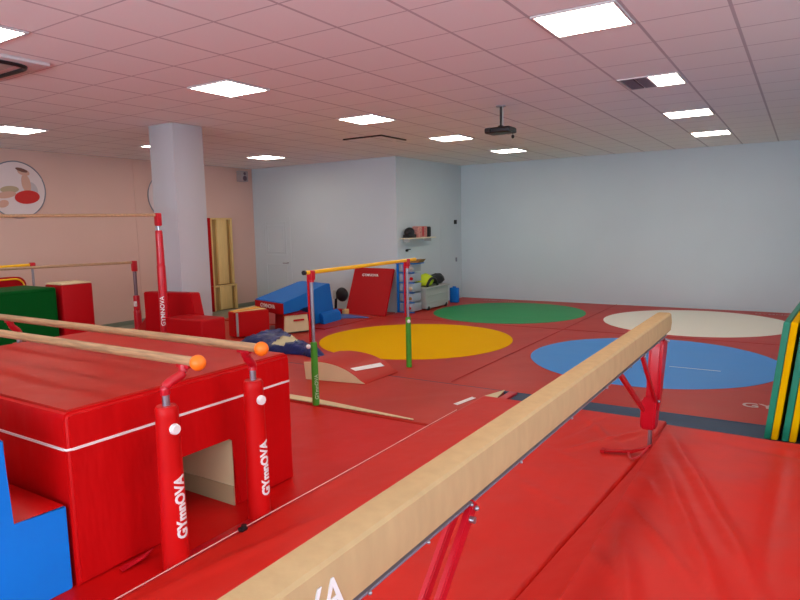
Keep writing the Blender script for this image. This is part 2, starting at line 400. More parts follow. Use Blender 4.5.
# wooden boards standing against the left wall
def board(z0, z1, y0, y1, label):
    t = thing('wooden_panel', label, 'panel', ((XL+.1), (y0+y1)/2, z0), 'pale wooden panels standing behind the column')
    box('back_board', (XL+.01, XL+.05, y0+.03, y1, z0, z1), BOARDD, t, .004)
    box('centre_plank', (XL+.05, XL+.11, y0+.22, y1-.16, z0+.02, z1-.02), BOARD, t, .006)
    box('side_plank', (XL+.05, XL+.12, y0+.03, y0+.08, z0, z1), BOARD, t, .006); box('side_plank', (XL+.05, XL+.12, y1-.05, y1, z0, z1), BOARD, t, .006)
    box('cross_rail', (XL+.05, XL+.13, y0+.03, y1, z1-.035, z1), BOARD, t, .006)
    box('red_edge', (XL+.01, XL+.13, y0, y0+.028, z0, z1), REDD, t, .004, label='dark red edge strip')
board(.10, .68, 9.60, 10.33, 'lower of two pale wooden panels with red edge behind column')
board(.685, 2.21, 9.60, 10.27, 'tall upper pale wooden panel with red edge behind column')

# ---------------------------------------------------------------- floor mats
# carpet with the four discs
CX0, CX1, CY0, CY1 = -7.12, .45, 6.25, 13.98
t = thing('tumbling_mat', 'large dark red floor mat with four big coloured discs', 'floor mat', ((CX0+CX1)/2, (CY0+CY1)/2, ZF))
slab('mat_top', CX0, CX1, CY0, CY1, ZF+.02, ZM-.003, REDC, t, bev=.02, sag=.002, nx=60, ny=60, seed=3)
box('foam_edge', (CX0+.01, CX1-.01, CY0-.035, CY0-.0, ZF, ZM-.01), NAVY, t, .004, label='navy blue foam edge')
for c, m, nm, lb, sd in (((-5.15, 8.45), YEL, 'disc', 'yellow disc', 1), ((-1.63, 8.57), BLUE2, 'disc', 'blue disc', 2), ((-1.57, 12.06), DISC, 'disc', 'off-white disc', 3), ((-5.03, 11.92), GRN, 'disc', 'green disc', 4)):
    bm = B(); disc(bm, c, 1.53, ZM-.003, h=.004, rough=.006, seed=sd); link(nm, bm, m, t, label=lb)
for x in (-3.36, ):
    box('seam', (x-.006, x+.006, CY0+.05, CY1-.05, ZM+.001, ZM+.0045), REDD, t)
box('seam', (CX0+.05, CX1-.05, 10.31, 10.322, ZM+.001, ZM+.0045), REDD, t)
box('seam_line', (-1.33, -.76, 8.195, 8.203, ZM+.005, ZM+.008), WHT, t)
FADE = mat('faded_lettering', (196, 150, 150), .6)
text('GYMNOVA', .21, (-.44, 6.80, ZM+.005), (1, .1, 0), (-.1, 1, 0), mat('worn_lettering', (214, 190, 188), .6), t, align='LEFT')
text('GYMNOVA', .16, (-6.35, 13.55, ZM+.004), (1, 0, 0), (0, 1, 0), FADE, t, align='LEFT')
text('GYMNOVA', .16, (-.72, 13.55, ZM+.004), (1, 0, 0), (0, 1, 0), FADE, t, align='LEFT')
# dark navy runner seen in front of the disc mat
tag(slab('foam_runner', -2.50, .60, 5.80, 6.212, ZF, ZM-.008, NAVY, bev=.01, sag=.001, nx=8, ny=4), 'navy blue foam strip between the red landing mats and disc mat', 'foam strip')
# plain red mat under the wedge and the far bar post
t = thing('floor_mat', 'dull red floor mat under the curved wedge and green posts', 'floor mat', (-5.2, 5.6, ZF))
slab('mat_top', -7.03, -2.68, 4.83, 6.21, ZF+.0, ZM, REDC, t, bev=.015, sag=.004, nx=40, ny=16, seed=9, creases=((-3.7, 5.1, 1.0, 1.0, .01, .03), (-3.4, 6.0, .8, -.5, .008, .03)))
bm = B(); a_prism(bm, [(-4.75, 4.965, ZM+.001), (-4.3, 4.965, ZM+.001), (-3.0, 4.86, ZM+.001), (-3.0, 4.845, ZM+.001), (-4.1, 4.835, ZM+.001), (-4.75, 4.835, ZM+.001)], (0, 0, .008)); link('edge_strip', bm, CREAM, t, label='cream strip tapering along the front edge')
bm = B(); a_prism(bm, [(-2.66, 6.20, ZM+.002), (-2.60, 5.82, ZM+.002), (-2.76, 5.86, ZM+.002)], (0, 0, .01)); link('corner_patch', bm, CREAM, t, label='cream triangular corner patch')
box('corner_tab', (-2.60, -2.51, 5.84, 6.20, ZM-.02, ZM+.008), REDP, t, .005)
bm = B(); a_prism(bm, [(-2.905, 5.48, ZM+.006), (-2.85, 5.46, ZM+.006), (-2.80, 5.78, ZM+.006), (-2.855, 5.80, ZM+.006)], (0, 0, .003)); link('maker_label', bm, WHT, t, label='white rectangular label')
# base mats left
t = thing('floor_mat', 'low red floor mat in front of the green posts', 'floor mat', (-4.1, 3.9, ZF))
slab('mat_top', -5.7, -2.79, 1.0, 4.80, ZF, ZM-.012, RED, t, bev=.012, sag=.004, nx=30, ny=40, seed=5)
tag(slab('floor_mat', -5.75, -2.79, -1.2, .97, ZF, ZM-.012, RED, bev=.012, sag=.002, nx=12, ny=12, seed=6), 'red floor mat under the blue foam steps', 'floor mat')
tag(slab('floor_mat', -9.6, -5.80, 1.2, 4.85, ZF, ZM-.012, RED, bev=.012, sag=.002, nx=12, ny=12, seed=8), 'red floor mat under the green foam block', 'floor mat')
tag(slab('floor_mat', -10.6, -7.15, 6.25, 8.6, ZF, ZM-.012, REDC, bev=.012, sag=.002, nx=12, ny=12, seed=18), 'red floor mat behind the pale column and foam boxes', 'floor mat')
tag(slab('floor_mat', -10.6, -7.10, 4.90, 5.53, ZF, ZM-.012, REDC, bev=.012, sag=.002, nx=12, ny=6, seed=19), 'red floor mat at the feet of the uneven bars', 'floor mat')
tag(slab('floor_mat', -9.9, -7.17, 8.65, 10.95, ZF, ZM, REDC, bev=.012, sag=.002, nx=12, ny=12, seed=28), 'red floor mat in the back corner by the moulded door', 'floor mat')
# landing mats under the beam
t = thing('landing_mat', 'bright red landing mat left under the beam with white piping', 'landing mat', (-1.85, 2.8, ZF))
r2_ = slab('mat_cover', -2.71, -.955, -.8, 5.78, ZF, .20, RED2, t, bev=.02, sag=.007, nx=90, ny=170, seed=11,
     creases=((-1.654, 5.61, .63, -.84, .012, .02), (-1.565, 5.59, .36, -.67, .010, .02), (-1.62, 3.956, .65, -.35, .009, .02), (-1.8, 4.72, .65, -.35, .009, .02), (-2.3, 3.2, .9, -.25, 0.0204, .04), (-1.5, 4.6, .45, .8, 0.0170, .03), (-1.3, 4.9, .35, .7, 0.0204, .03), (-1.6, 4.9, .2, .9, -0.0136, .03), (-2.6, 1.6, .25, 1.3, 0.0170, .05), (-1.1, 1.2, .1, 1.5, 0.0170, .05)))
for v in r2_.data.vertices:
    wx, wy = v.co.x+t.location.x, v.co.y+t.location.y; v.co.x -= .12*max(0, min(1, (4.9-wy)/2.2))*max(0, (wx+2.71)/1.75)
bm = B(); a_tube(bm, [(-2.722, y, .196+.002*math.sin(y*3)) for y in [(-.8+k*.2) for k in range(31)]], .0035, 6); link('piping', bm, mat('pink_white_piping', (238, 180, 170), .5), t, 60)
t = thing('landing_mat', 'thicker puffy red landing mat at the right with creased cover', 'landing mat', (.3, 2.4, ZF))
r3 = slab('mat_cover', -.82, 1.6, -.8, 5.12, ZF, .375, RED2, t, bev=.10, sag=.016, nx=110, ny=170, seed=21, lean=.12,
     creases=((-.887, 3.75, .61, -1.0, .024, .020), (-.886, 4.135, .30, -.51, .020, .020), (-.898, 3.09, .33, -.515, .022, .020), (-.017, 5.0, -.07, -2.2, -.016, .04), (-.75, 4.9, .75, -2.2, 0.0272, .035), (-.72, 4.3, .55, -1.7, 0.0306, .035), (-.78, 3.4, .45, -1.6, 0.0306, .04), (-.4, 4.9, 1.3, -.2, -0.0170, .06), (.2, 4.8, .15, -2.5, -0.0204, .06), (-.1, 2.6, .5, -1.2, 0.0204, .04)))
for v in r3.data.vertices:      # the mat lies slightly askew to the beam
    wx, wy = v.co.x+t.location.x, v.co.y+t.location.y
    if v.co.z < .2 and wx < 0: v.co.x -= .14*max(0, min(1, (4.6-wy)/2.0))
    v.co.x -= .035*max(0, min(1, (wy-2.2)/2.9))*max(0, (1.6-wx)/2.4); v.co.y += .06*max(0, wy/5.1)*(1.6-wx)/2.4*.3
bm = B(); a_prism(bm, [(-1.21, 4.70, .212), (-1.02, 4.77, .215), (-.90, 4.83, .26), (-.90, 4.88, .26), (-1.03, 4.82, .215), (-1.23, 4.75, .212)], (0, 0, .012)); a_box(bm, -1.235, -1.20, 4.69, 4.755, .208, .232, bev=.004)
link('carry_strap', bm, REDD, t, label='dark red carrying strap')
bm = B(); a_tube(bm, spline([(-1.04, 4.76, .22), (-1.0, 4.66, .215), (-.95, 4.70, .23), (-.91, 4.80, .27)]), .010, 8, (1, .4)); link('carry_strap', bm, REDP, t, 60)
# strap on the low mat by the block
bm = B(); a_prism(bm, [(-3.03, 1.86, ZM), (-2.99, 1.85, ZM), (-2.975, 1.98, ZM+.02), (-2.99, 2.05, ZM+.04), (-3.035, 2.04, ZM+.01)], (0, 0, .006))
tag(link('mat_strap', bm, REDP), 'short red fabric strap at the foot of the big red block', 'strap')
bm = B(); a_tube(bm, [(-2.70, y, .208) for y in (2.42, 2.44, 2.46)], .02, 10, (1, .8)); a_cyl(bm, (-2.69, 2.44, .205), (-2.69, 2.44, .235), .016)
tag(link('knob', bm, BLK, smooth=50), 'small black knob on the white piping near the posts', 'knob')

# ---------------------------------------------------------------- big red block with tunnel
bx0, bx1, by0, by1, bz0, bz1, ty0, ty1, tz = -5.42, -3.07, 1.655, 3.30, ZM-.012, 1.06, 2.18, 2.75, .63
t = thing('tunnel_block', 'huge red foam block with white line and cream tunnel opening', 'foam block', ((bx0+bx1)/2, (by0+by1)/2, bz0))
def rrect(x, pts, r=.04):
    return pts
bm = B()
rr = .035
prof = [(by0, bz0), (by0, bz1-rr), (by0+rr*.3, bz1-rr*.3), (by0+rr, bz1), (by1-rr, bz1), (by1-rr*.3, bz1-rr*.3), (by1, bz1-rr), (by1, bz0), (ty1, bz0), (ty1, tz-.03), (ty1-.04, tz), (ty0+.04, tz), (ty0, tz-.03), (ty0, bz0)]
a_prism(bm, [(bx1, y, z) for y, z in prof], (bx0-bx1, 0, 0))
es = [e for e in bm.edges if abs(e.verts[0].co.x-bx1) < 1e-5 and abs(e.verts[1].co.x-bx1) < 1e-5]
bmesh.ops.bevel(bm, geom=es, offset=.02, segments=3, affect='EDGES')
link('block_cover', bm, SKIRT, t, 30)
bm = B(); a_box(bm, bx0+.05, bx1-.03, ty1-.004, ty1-.0005, bz0+.001, tz-.04); a_box(bm, bx0+.05, bx1-.03, ty0+.0005, ty0+.004, bz0+.001, tz-.04); a_box(bm, bx0+.05, bx1-.03, ty0+.045, ty1-.045, tz-.004, tz-.0005)
link('tunnel_lining', bm, CREAM, t, label='cream lining of the tunnel')
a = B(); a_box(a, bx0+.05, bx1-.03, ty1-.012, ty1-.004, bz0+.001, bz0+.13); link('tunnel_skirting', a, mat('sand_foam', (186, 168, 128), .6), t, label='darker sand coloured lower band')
bm = B(); a_box(bm, bx1-.001, bx1+.004, by0+.03, by1-.02, .862, .876); a_box(bm, bx0+.02, bx1-.03, by0-.004, by0+.001, .862, .876)
a_tube(bm, spline([(bx1-.04, by0-.001, .869), (bx1-.008, by0+.004, .869), (bx1+.002, by0+.04, .869)]), .007, 8, (.5, 1)); link('white_line', bm, WHT, t)
bm = B(); slabm = None; bm.free()
slab('top_cover', bx0+.03, bx1-.03, by0+.03, by1-.03, bz1-.012, bz1+.012, mat('worn_red_vinyl', (184, 36, 24), .45, spec=.2, bump=.4, bscale=2, bdist=.03), t, bev=.008, sag=.008, nx=40, ny=30, seed=31,
     creases=((-5.3, 2.75, 2.0, -.25, -.016, .03), (-5.2, 2.1, 1.6, -.1, .008, .05), (-3.9, 1.8, .7, .15, .012, .03)))
tag(slab('foam_block', -5.36, -3.13, 3.345, 4.10, ZM-.012, .80, REDD, bev=.03, sag=.004, nx=20, ny=8, seed=41), 'dark red foam block just behind the tunnel block', 'foam block') if False else None
# blue steps beside it
sx0, sx1 = -4.25, -3.085
t = thing('foam_steps', 'bright blue foam steps with red treads in the lower left corner', 'foam steps', ((sx0+sx1)/2, 1.0, ZM-.012))
bm = B(); P_ = [(1.635, ZM-.012), (1.635, .585), (1.375, .585), (1.375, 1.01), (1.10, 1.01), (1.10, 1.30), (.62, 1.30), (.62, ZM-.012)]
a_prism(bm, [(sx1, y, z) for y, z in P_], (sx0-sx1, 0, 0)); bmesh.ops.bevel(bm, geom=list(bm.edges), offset=.008, segments=2, affect='EDGES'); link('steps_body', bm, BLUE, t, 40)
for (ya, yb, z) in ((1.385, 1.628, .585), (1.11, 1.37, 1.01), (.63, 1.095, 1.30)): box('tread', (sx0+.01, sx1-.012, ya, yb, z-.001, z+.005), RED, t, .002, label='red tread')
box('riser', (sx0+.01, sx1-.012, 1.374, 1.379, .59, 1.0), RED, t, label='red riser')

# ---------------------------------------------------------------- parallel bars
def pad(nm, x, y, z0, z1, r0, r1, m, parent, bottom_x=0):
    bm = B(); rings = []
    zs = [z0, z0+.01, z0+.06, (z0*.5+z1*.5), z1-.05, z1-.015, z1]
    rs = [r0*.95, r0, r0, (r0+r1)/2, r1, r1, r1*.86]
    n = 28
    for z, r in zip(zs, rs): rings.append([bm.verts.new((x+r*math.cos(k*math.tau/n), y+r*math.sin(k*math.tau/n), z)) for k in range(n)])
    for i in range(len(rings)-1):
        for k in range(n): bm.faces.new((rings[i][k], rings[i][(k+1) % n], rings[i+1][(k+1) % n], rings[i+1][k]))
    bm.faces.new(rings[0][::-1]); bm.faces.new(rings[-1]); return link(nm, bm, m, parent, 50)
PBX = -2.80; RZ = 1.262
t = thing('parallel_bars', 'wooden parallel bars with orange ball ends on padded red posts', 'parallel bars', (PBX, 2.37, ZM-.012))
for (py, ry) in ((2.05, 2.165), (2.675, 2.60)):
    for px_ in (PBX, -5.56):
        post = pad('post', px_, py, ZM-.012, 1.04, .072, .060, RED, t)
        cyl('post_neck', (px_, py, 1.03), (px_, py, 1.115), .020, STEEL, post, label='steel neck')
        s = 1 if ry > py else -1
        bm = B(); a_tube(bm, spline([(px_, py, 1.10), (px_, py, 1.135), (px_+.01, py+s*.03, 1.165), (px_+.015, ry-s*.02, 1.19), (px_+.015, ry, 1.238)], 6), .026, 14); a_box(bm, px_-.035, px_+.065, ry-.016, ry+.016, 1.222, 1.243, bev=.004)
        link('arm', bm, REDP, post, 60)
        if px_ == PBX:
            # white round knob and lettering face the viewer (+X, -Y side)
            a_ = R(-8); dv = Vector((math.cos(a_), math.sin(a_), 0)); c = Vector((px_, py, .925))+dv*.060
            bm = B(); a_cyl(bm, c, c+dv*.03, .030, .027, 24); bmesh.ops.bevel(bm, geom=[e for e in bm.edges if len(e.link_faces) == 2 and e.calc_face_angle(0) > 1], offset=.006, segments=3, affect='EDGES'); link('knob', bm, WHT, post, 40, label='white round knob')
            c = Vector((px_, py, .555 if py < 2.4 else .565))+Vector((math.cos(a_), math.sin(a_), 0))*.0715
            # vertical lettering, reading upwards, wrapped round the pad
            cu = bpy.data.curves.new('t', 'FONT'); cu.body = 'GYmnOVA'; cu.size = .074; cu.align_x = 'CENTER'; cu.align_y = 'CENTER'; cu.extrude = .0015; cu.offset = .0026; cu.space_character = .98; cu.resolution_u = 3
            to = bpy.data.objects.new('t', cu); COL.objects.link(to); me0 = bpy.data.meshes.new_from_object(to.evaluated_get(bpy.context.evaluated_depsgraph_get())); bpy.data.objects.remove(to)
            bm = B(); bm.from_mesh(me0)
            th = R(4)
            bmesh.ops.triangulate(bm, faces=bm.faces); bmesh.ops.subdivide_edges(bm, edges=[e for e in bm.edges if e.calc_length() > .012], cuts=3); bmesh.ops.triangulate(bm, faces=bm.faces)
            for v in bm.verts:
                rr_ = .0685+v.co.z; ang = th-v.co.y/.068*1.15; zz = .49+v.co.x*1.0
                rr_ = (.072+(.060-.072)*(zz-ZM)/.88)+.0015+v.co.z
                v.co = Vector((px_+rr_*math.cos(ang), py+rr_*math.sin(ang), zz))
            link('lettering', bm, WHT, post)
    # rail
    bm = B(); a_tube(bm, [(x-(0 if ry > 2.4 else .02), ry, RZ) for x in (-5.75, -5, -4.2, -3.4, -2.66)], .026, 20, (.85, 1.05)); rl = link('rail', bm, WOOD, t, 60)
    ball('end_ball', (-2.64 if ry > 2.4 else -2.67, ry, RZ-.002), .043, ORG, rl, label='orange rubber ball end')
    ball('end_ball', (-5.785, ry, RZ-.002), .043, ORG, rl, label='orange rubber ball end')
for px_ in (PBX, -5.56): box('base_frame', (px_-.04, px_+.04, 2.0, 2.75, ZM-.011, ZM+.015), REDP, t, .01)

# ---------------------------------------------------------------- balance beam
t = thing('balance_beam', 'long tan suede balance beam crossing the foreground on red trestles', 'balance beam', (-.885, 2.7, ZF))
bm = B(); y0, y1, zt, zb = .18, 5.185, 1.248, 1.092
prof = [(-.917, zb), (-.853, zb), (-.832, zb+.02), (-.826, (zt+zb)/2), (-.832, zt-.012), (-.840, zt-.003), (-.850, zt), (-.918, zt), (-.930, zt-.004), (-.937, zt-.012), (-.944, (zt+zb)/2), (-.938, zb+.02)]
n = len(prof); rings = []
for k, (yy, s) in enumerate([(y0, .9), (y0+.03, 1), (1.5, 1), (3, 1), (4.5, 1), (y1-.06, 1), (y1-.03, .985), (y1-.01, .93), (y1, .82)]):
    rings.append([bm.verts.new((-.885+(x+.885)*s, yy, 1.17+(z-1.17)*s)) for x, z in prof])
for i in range(len(rings)-1):
    for k in range(n): bm.faces.new((rings[i][k], rings[i][(k+1) % n], rings[i+1][(k+1) % n], rings[i+1][k]))
bm.faces.new(rings[0][::-1]); bm.faces.new(rings[-1]); link('beam_body', bm, TAN, t, 25)
strip = box('under_strip', (-.925, -.838, y0+.1, y1-.15, 1.086, 1.094), mat('bluish_steel', (130, 125, 140), .4, metal=.4), t, .003)
for y in (.9, 1.14, 1.42, 1.69, 2.1, 2.7, 3.3, 3.85, 4.25, 4.7): ball('bolt', (-.836, y, 1.088), .006, STEEL, strip)
text('GYMNOVA', .115, (-.8265, 1.03, 1.160), (0, 1, 0), (0, 0, 1), WHT, t, align='RIGHT', bold=.006, depth=.003)
def yzprism(nm, pts, x0, x1, m, parent, bev=.012, shear=0, label=None):
    bm = B(); a_prism(bm, [(x0, y, z) for y, z in pts], (x1-x0, 0, 0))
    for v in bm.verts: v.co.x += shear*(v.co.z-1.085)
    bmesh.ops.bevel(bm, geom=list(bm.edges), offset=bev, segments=3, affect='EDGES'); return link(nm, bm, m, parent, 40, label)
def trestle(s, Y0, braces):
    # Y0 = foot of the leg; leg and both braces run up to the beam's underside
    Y = lambda d: Y0+s*d
    leg = yzprism('leg', [(Y(-.05), .50), (Y(-.10), 1.02), (Y(-.08), 1.085), (Y(.10), 1.085), (Y(.11), .98), (Y(.06), .66), (Y(.05), .50)], -.935, -.835, REDP, t, .022, .06)
    yzprism('leg_cup', [(Y(-.10), .64), (Y(-.085), .42), (Y(-.05), .36), (Y(.06), .36), (Y(.085), .42), (Y(.085), .60), (Y(.0), .54)], -.955, -.845, REDP, leg, .015, .06, 'red sleeve around the leg foot')
    cyl('leg_tube', (-.937, Y(0), ZF), (-.930, Y(0), .38), .016, STEEL, leg)
    ball('bolt', (-.865, Y(-.055), .60), .012, STEEL, leg); ball('bolt', (-.832, Y(.05), 1.05), .014, STEEL, leg); ball('bolt', (-.832, Y(-.04), 1.075), .010, STEEL, leg)
    for (x, yt, yb, zb_) in braces:
        bm = B(); a_, b_ = Vector((x, yt, 1.085)), Vector((x-.03, yb, zb_)); d = (b_-a_).normalized(); nrm = Vector((0, d.z, -d.y)).normalized()
        q = [a_+nrm*.020, b_+nrm*.020, b_-nrm*.020, a_-nrm*.020]
        a_prism(bm, [(v.x-.011, v.y, v.z) for v in q], (.022, 0, 0)); bmesh.ops.bevel(bm, geom=list(bm.edges), offset=.004, segments=2, affect='EDGES')
        br = link('brace', bm, REDP, t, 35)
        ball('bolt', (x+.016, yt+.01*s, 1.07), .009, STEEL, br)
trestle(1, 4.98, ((-.915, 3.80, 4.78, .56), (-.860, 4.26, 4.92, .60)))
trestle(-1, .92, ((-.925, 1.81, 1.19, .42), (-.845, 1.72, 1.10, .42)))
for f_ in (.42, .75): 
    a_ = Vector((-.885, 1.765, 1.085)).lerp(Vector((-.90, 1.145, .42)), f_); box('brace_plate', (a_.x-.034, a_.x+.034, a_.y-.035, a_.y+.035, a_.z-.008, a_.z+.008), REDP, t, .003)
cyl('bolt', (-.845, 1.68, 1.045), (-.820, 1.68, 1.045), .011, STEEL, t); ball('bolt', (-.875, 1.73, 1.05), .016, STEEL, t)
for y in (4.98, .92): box('foot_bar', (-.946, -.924, y-.5, y+.5, ZF, ZF+.03), REDP, t, .002)

# ---------------------------------------------------------------- child's high bar with green posts
t = thing('high_bar', 'low yellow high bar on grey posts with green padded feet', 'gymnastics bar', (-4.16, 5.76, ZM))
for (x, y, ht, kz) in ((-4.15, 4.82, 1.50, .80), (-4.20, 6.72, 1.51, .79)):
    base = ZM-.012 if y < 4.85 else ZM
    if y < 5: base = ZM-.004
    p = pad('post_pad', x, y, base, .80, .036, .034, GRNP, t)
    p['label'] = 'green padded lower post'
    cyl('post_tube', (x, y, .80), (x, y, ht-.05), .016, GREYM, p); cyl('guide_rail', (x-.032, y-.012, .80), (x-.032, y-.012, ht-.05), .013, REDD, p, label='dark red guide rail')
    ball('knob', (x+.035, y-.045, kz-.04) if y > 5 else (x-.02, y-.06, kz-.04), .024, WHT, p, label='white knob')
    bm = B(); a_box(bm, x-.035, x+.03, y-.035, y+.035, ht-.07, ht+.03, bev=.012); a_cyl(bm, (x, y, ht-.09), (x, y, ht-.06), .026); link('bar_clamp', bm, REDP, p, 40)
    if y < 5:
        text('GYmnOVA', .055, (x+.034, y-.018, .34), (0, 0, 1), (-.5, -.86, 0), mat('pale_print', (190, 220, 180), .5), p, align='CENTER')
bm = B(); a_tube(bm, [(-4.148, 4.72, 1.512), (-4.15, 4.82, 1.51), (-4.175, 5.77, 1.515), (-4.20, 6.72, 1.52), (-4.20, 6.92, 1.52)], .021, 16); bar = link('bar', bm, YELP, t, 60, 'yellow foam covered bar')
cyl('end_cap', (-4.146, 4.70, 1.512), (-4.148, 4.725, 1.512), .024, BLK, bar)

# ---------------------------------------------------------------- curved wedge
t = thing('curved_wedge', 'curved foam springboard wedge with red top and cream side', 'foam wedge', (-4.55, 5.95, ZM))
prof = [(-4.95, ZM), (-4.97, ZM+.222)] + [(-4.86+(.68)*u, ZM+.225*(1-.04*u-.96*u**2.9)+.01*(1-u)) for u in [k/14 for k in range(1, 15)]]
prof[-1] = (-4.17, ZM+.012); prof.append((-4.17, ZM))
bm = B(); a_prism(bm, [(x, 5.58, z) for x, z in prof], (0, .70, 0))
for v in bm.verts: v.co.y += (v.co.x+4.92)*.18
bmesh.ops.recalc_face_normals(bm, faces=bm.faces)
bmesh.ops.bevel(bm, geom=[e for e in bm.edges if e.calc_face_angle(0) > .6], offset=.005, segments=1, affect='EDGES')
bm.normal_update()
for f in bm.faces: f.material_index = 0 if f.normal.y < -.8 else 1
link('wedge_body', bm, [CREAM, REDC], t, 35)
bm = B()
for (u0, u1) in ((.70, .77),):
    pass
qs = []
for (x, fr) in ((-4.40, .08), (-4.345, .10), (-4.285, .86), (-4.34, .86)):
    u = (x+4.86)/.68; qs.append((x, 5.60+(x+4.92)*.18+.66*fr, ZM+.225*(1-.04*u-.96*u**2.9)+.01*(1-u)+.004))
a_prism(bm, qs, (0, 0, .004)); link('maker_label', bm, WHT, t, label='white label stripe')

# ---------------------------------------------------------------- vaulting things at the back
t = thing('foam_box', 'red foam box with cream striped top beside the column', 'foam box', (-7.9, 7.3, ZM))
A_, B_, C_, D_ = (Vector((-8.16, 7.30, ZM)), Vector((-7.91, 7.21, ZM)), Vector((-7.68, 7.785, ZM)), Vector((-8.30, 8.05, ZM)))
up_ = Vector((0, 0, .425))
bm = B(); a_prism(bm, [A_, B_, C_, D_], up_); bmesh.ops.bevel(bm, geom=list(bm.edges), offset=.014, segments=2, affect='EDGES'); link('box_body', bm, mat('bright_red_vinyl', (205, 14, 20), .42, spec=.2), t, 35)
for f0, f1, m in ((.06, .26, BOARD), (.34, .48, YELP), (.62, .90, BOARD)):
    q = [A_.lerp(B_, f0), A_.lerp(B_, f1), D_.lerp(C_, f1), D_.lerp(C_, f0)]; cc = sum(q, Vector())/4
    bm = B(); a_prism(bm, [v.lerp(cc, .05)+up_ for v in q], (0, 0, .006)); link('top_stripe', bm, m, t, label='cream top stripe' if m is BOARD else 'yellow top stripe')
bm = B(); q = B_.lerp(C_, .04); q2 = B_.lerp(C_, .10); a_prism(bm, [q+Vector((.001, 0, .02)), q2+Vector((.001, 0, .02)), q2+Vector((.001, 0, .415)), q+Vector((.001, 0, .415))], (.008, -.003, 0)); link('corner_strip', bm, GREYP, t, label='pale corner strip')
t = thing('plinth', 'cream sided red vaulting plinth with a red slot handle', 'plinth', (-7.7, 8.05, ZM))
pa, pb, pd = Vector((-7.44, 7.88, ZM)), Vector((-7.235, 8.32, ZM)), Vector((-.40, .19, 0))
e_ = (pb-pa).normalized()*.03; upv = Vector((0, 0, .305))
bm = B(); a_prism(bm, [pa, pb, pb-e_+upv+pd*.06, pa+e_+upv+pd*.06], pd); bmesh.ops.bevel(bm, geom=list(bm.edges), offset=.01, segments=2, affect='EDGES'); bmesh.ops.recalc_face_normals(bm, faces=bm.faces); bm.normal_update()
for f in bm.faces: f.material_index = 0 if f.normal.dot(Vector((.9, -.42, .1))) > .7 else 1
link('plinth_body', bm, [CREAM, REDD], t, 35)
c_ = (pa+pb)/2+Vector((0, 0, .215))+e_*1.2; o_ = Vector((.9, -.42, 0))*.004
bm = B(); a_prism(bm, [c_-e_*3.2-Vector((0, 0, .015)), c_+e_*3.2-Vector((0, 0, .015)), c_+e_*3.2+Vector((0, 0, .015)), c_-e_*3.2+Vector((0, 0, .015))], Vector((.9, -.42, 0))*.012); link('slot_handle', bm, REDP, t, label='red slot handle')
bm = B(); a_prism(bm, [pa+pd*.03+upv, pb+pd*.03-e_*.5+upv, pb+pd+upv, pa+pd+upv], (0, 0, .018)); link('plinth_top', bm, REDD, t, label='dark red top')
bm = B(); a_prism(bm, [pa-o_*-1.5, pb-o_*-1.5, pb+pd, pa+pd], (0, 0, .015)); link('plinth_foot', bm, BLK, t)
# the blue ramp: low red end towards the viewer
t = thing('incline_mat', 'blue foam incline with a red front end rising to the right', 'incline', (-7.9, 8.6, ZM))
L0, L1 = Vector((-8.34, 8.12, 0)), Vector((-7.41, 7.86, 0)); ax = Vector((-.17, 1, 0)).normalized()
bm = B(); ux = (L1-L0)
def ramp(s, z): return (L1.x+ax.x*s, L1.y+ax.y*s, z)
prof = [(0, .49), (0, .69), (1.45, .87), (1.62, .87), (1.78, .165), (1.05, .165), (1.0, .49), (.85, .53), (.62, .53), (.5, .49)]
v0 = [ramp(s, z) for s, z in prof]
a_prism(bm, v0, -ux); bmesh.ops.bevel(bm, geom=list(bm.edges), offset=.008, segments=2, affect='EDGES'); link('incline_body', bm, BLUED, t, 35)
bm = B(); a_prism(bm, [Vector((L1.x, L1.y-.004, .485)), Vector((L1.x, L1.y-.004, .675)), Vector((L0.x, L0.y-.004, .675)), Vector((L0.x, L0.y-.004, .485))], (0, -.008, 0)); fr = link('front_end', bm, REDD, t, label='dark red front end')
mid = (L0+L1)/2
text('GYMNOVA', .10, (mid.x-.01, mid.y-.030, .60), ux, (0, 0, 1), WHT, fr)
t = thing('foam_wedge', 'blue foam piece with slanted front at the foot of the incline', 'foam wedge', (-7.4, 9.1, ZM))
bm = B(); a_prism(bm, [(-7.60, 9.02, ZM), (-7.60, 9.02, .36), (-7.50, 9.0, .30), (-7.46, 8.98, ZM)], (-.10, .66, 0)); bmesh.ops.bevel(bm, geom=list(bm.edges), offset=.01, segments=2, affect='EDGES'); link('wedge_body', bm, BLUED, t, 35)

# stuff between: black round-headed stand
t = thing('stand', 'black round headed floor stand behind the blue incline', 'stand', (-8.40, 10.6, ZM))
ball('round_head', (-8.30, 10.62, .51), .155, BLK, t, (1, .5, 1)); bm = B(); a_tube(bm, spline([(-8.47, 10.6, ZM), (-8.46, 10.6, .35), (-8.43, 10.6, .55)]), .03, 10); a_box(bm, -8.56, -8.30, 10.52, 10.68, ZM, ZM+.03, bev=.01); link('stem', bm, BLK, t, 50)
box('grey_cloth', (-8.48, -8.41, 10.53, 10.56, .42, .60), GREYP, t, .01, label='pale grey hanging strip')
t = thing('low_bench', 'low red bench with a pale wooden end by the leaning mat', 'bench', (-8.1, 10.2, ZM))
box('bench_body', (-8.52, -7.98, 10.20, 10.32, ZM+.0, .245), REDD, t, .01); box('bench_end', (-7.978, -7.90, 10.19, 10.33, ZM, .255), BOARD, t, .008, label='pale wooden end')
bm = B(); a_prism(bm, [(-8.30, 10.05, ZM+.001), (-7.62, 9.72, ZM+.001), (-7.18, 10.02, ZM+.001), (-7.86, 10.17, ZM+.001)], (0, 0, .022))
bmesh.ops.bevel(bm, geom=list(bm.edges), offset=.005, segments=1, affect='EDGES'); o = link('thin_mat', bm, mat('dusty_blue_vinyl', (72, 108, 178), .5)); tag(o, 'thin dusty blue mat lying flat before the leaning red mat', 'mat')
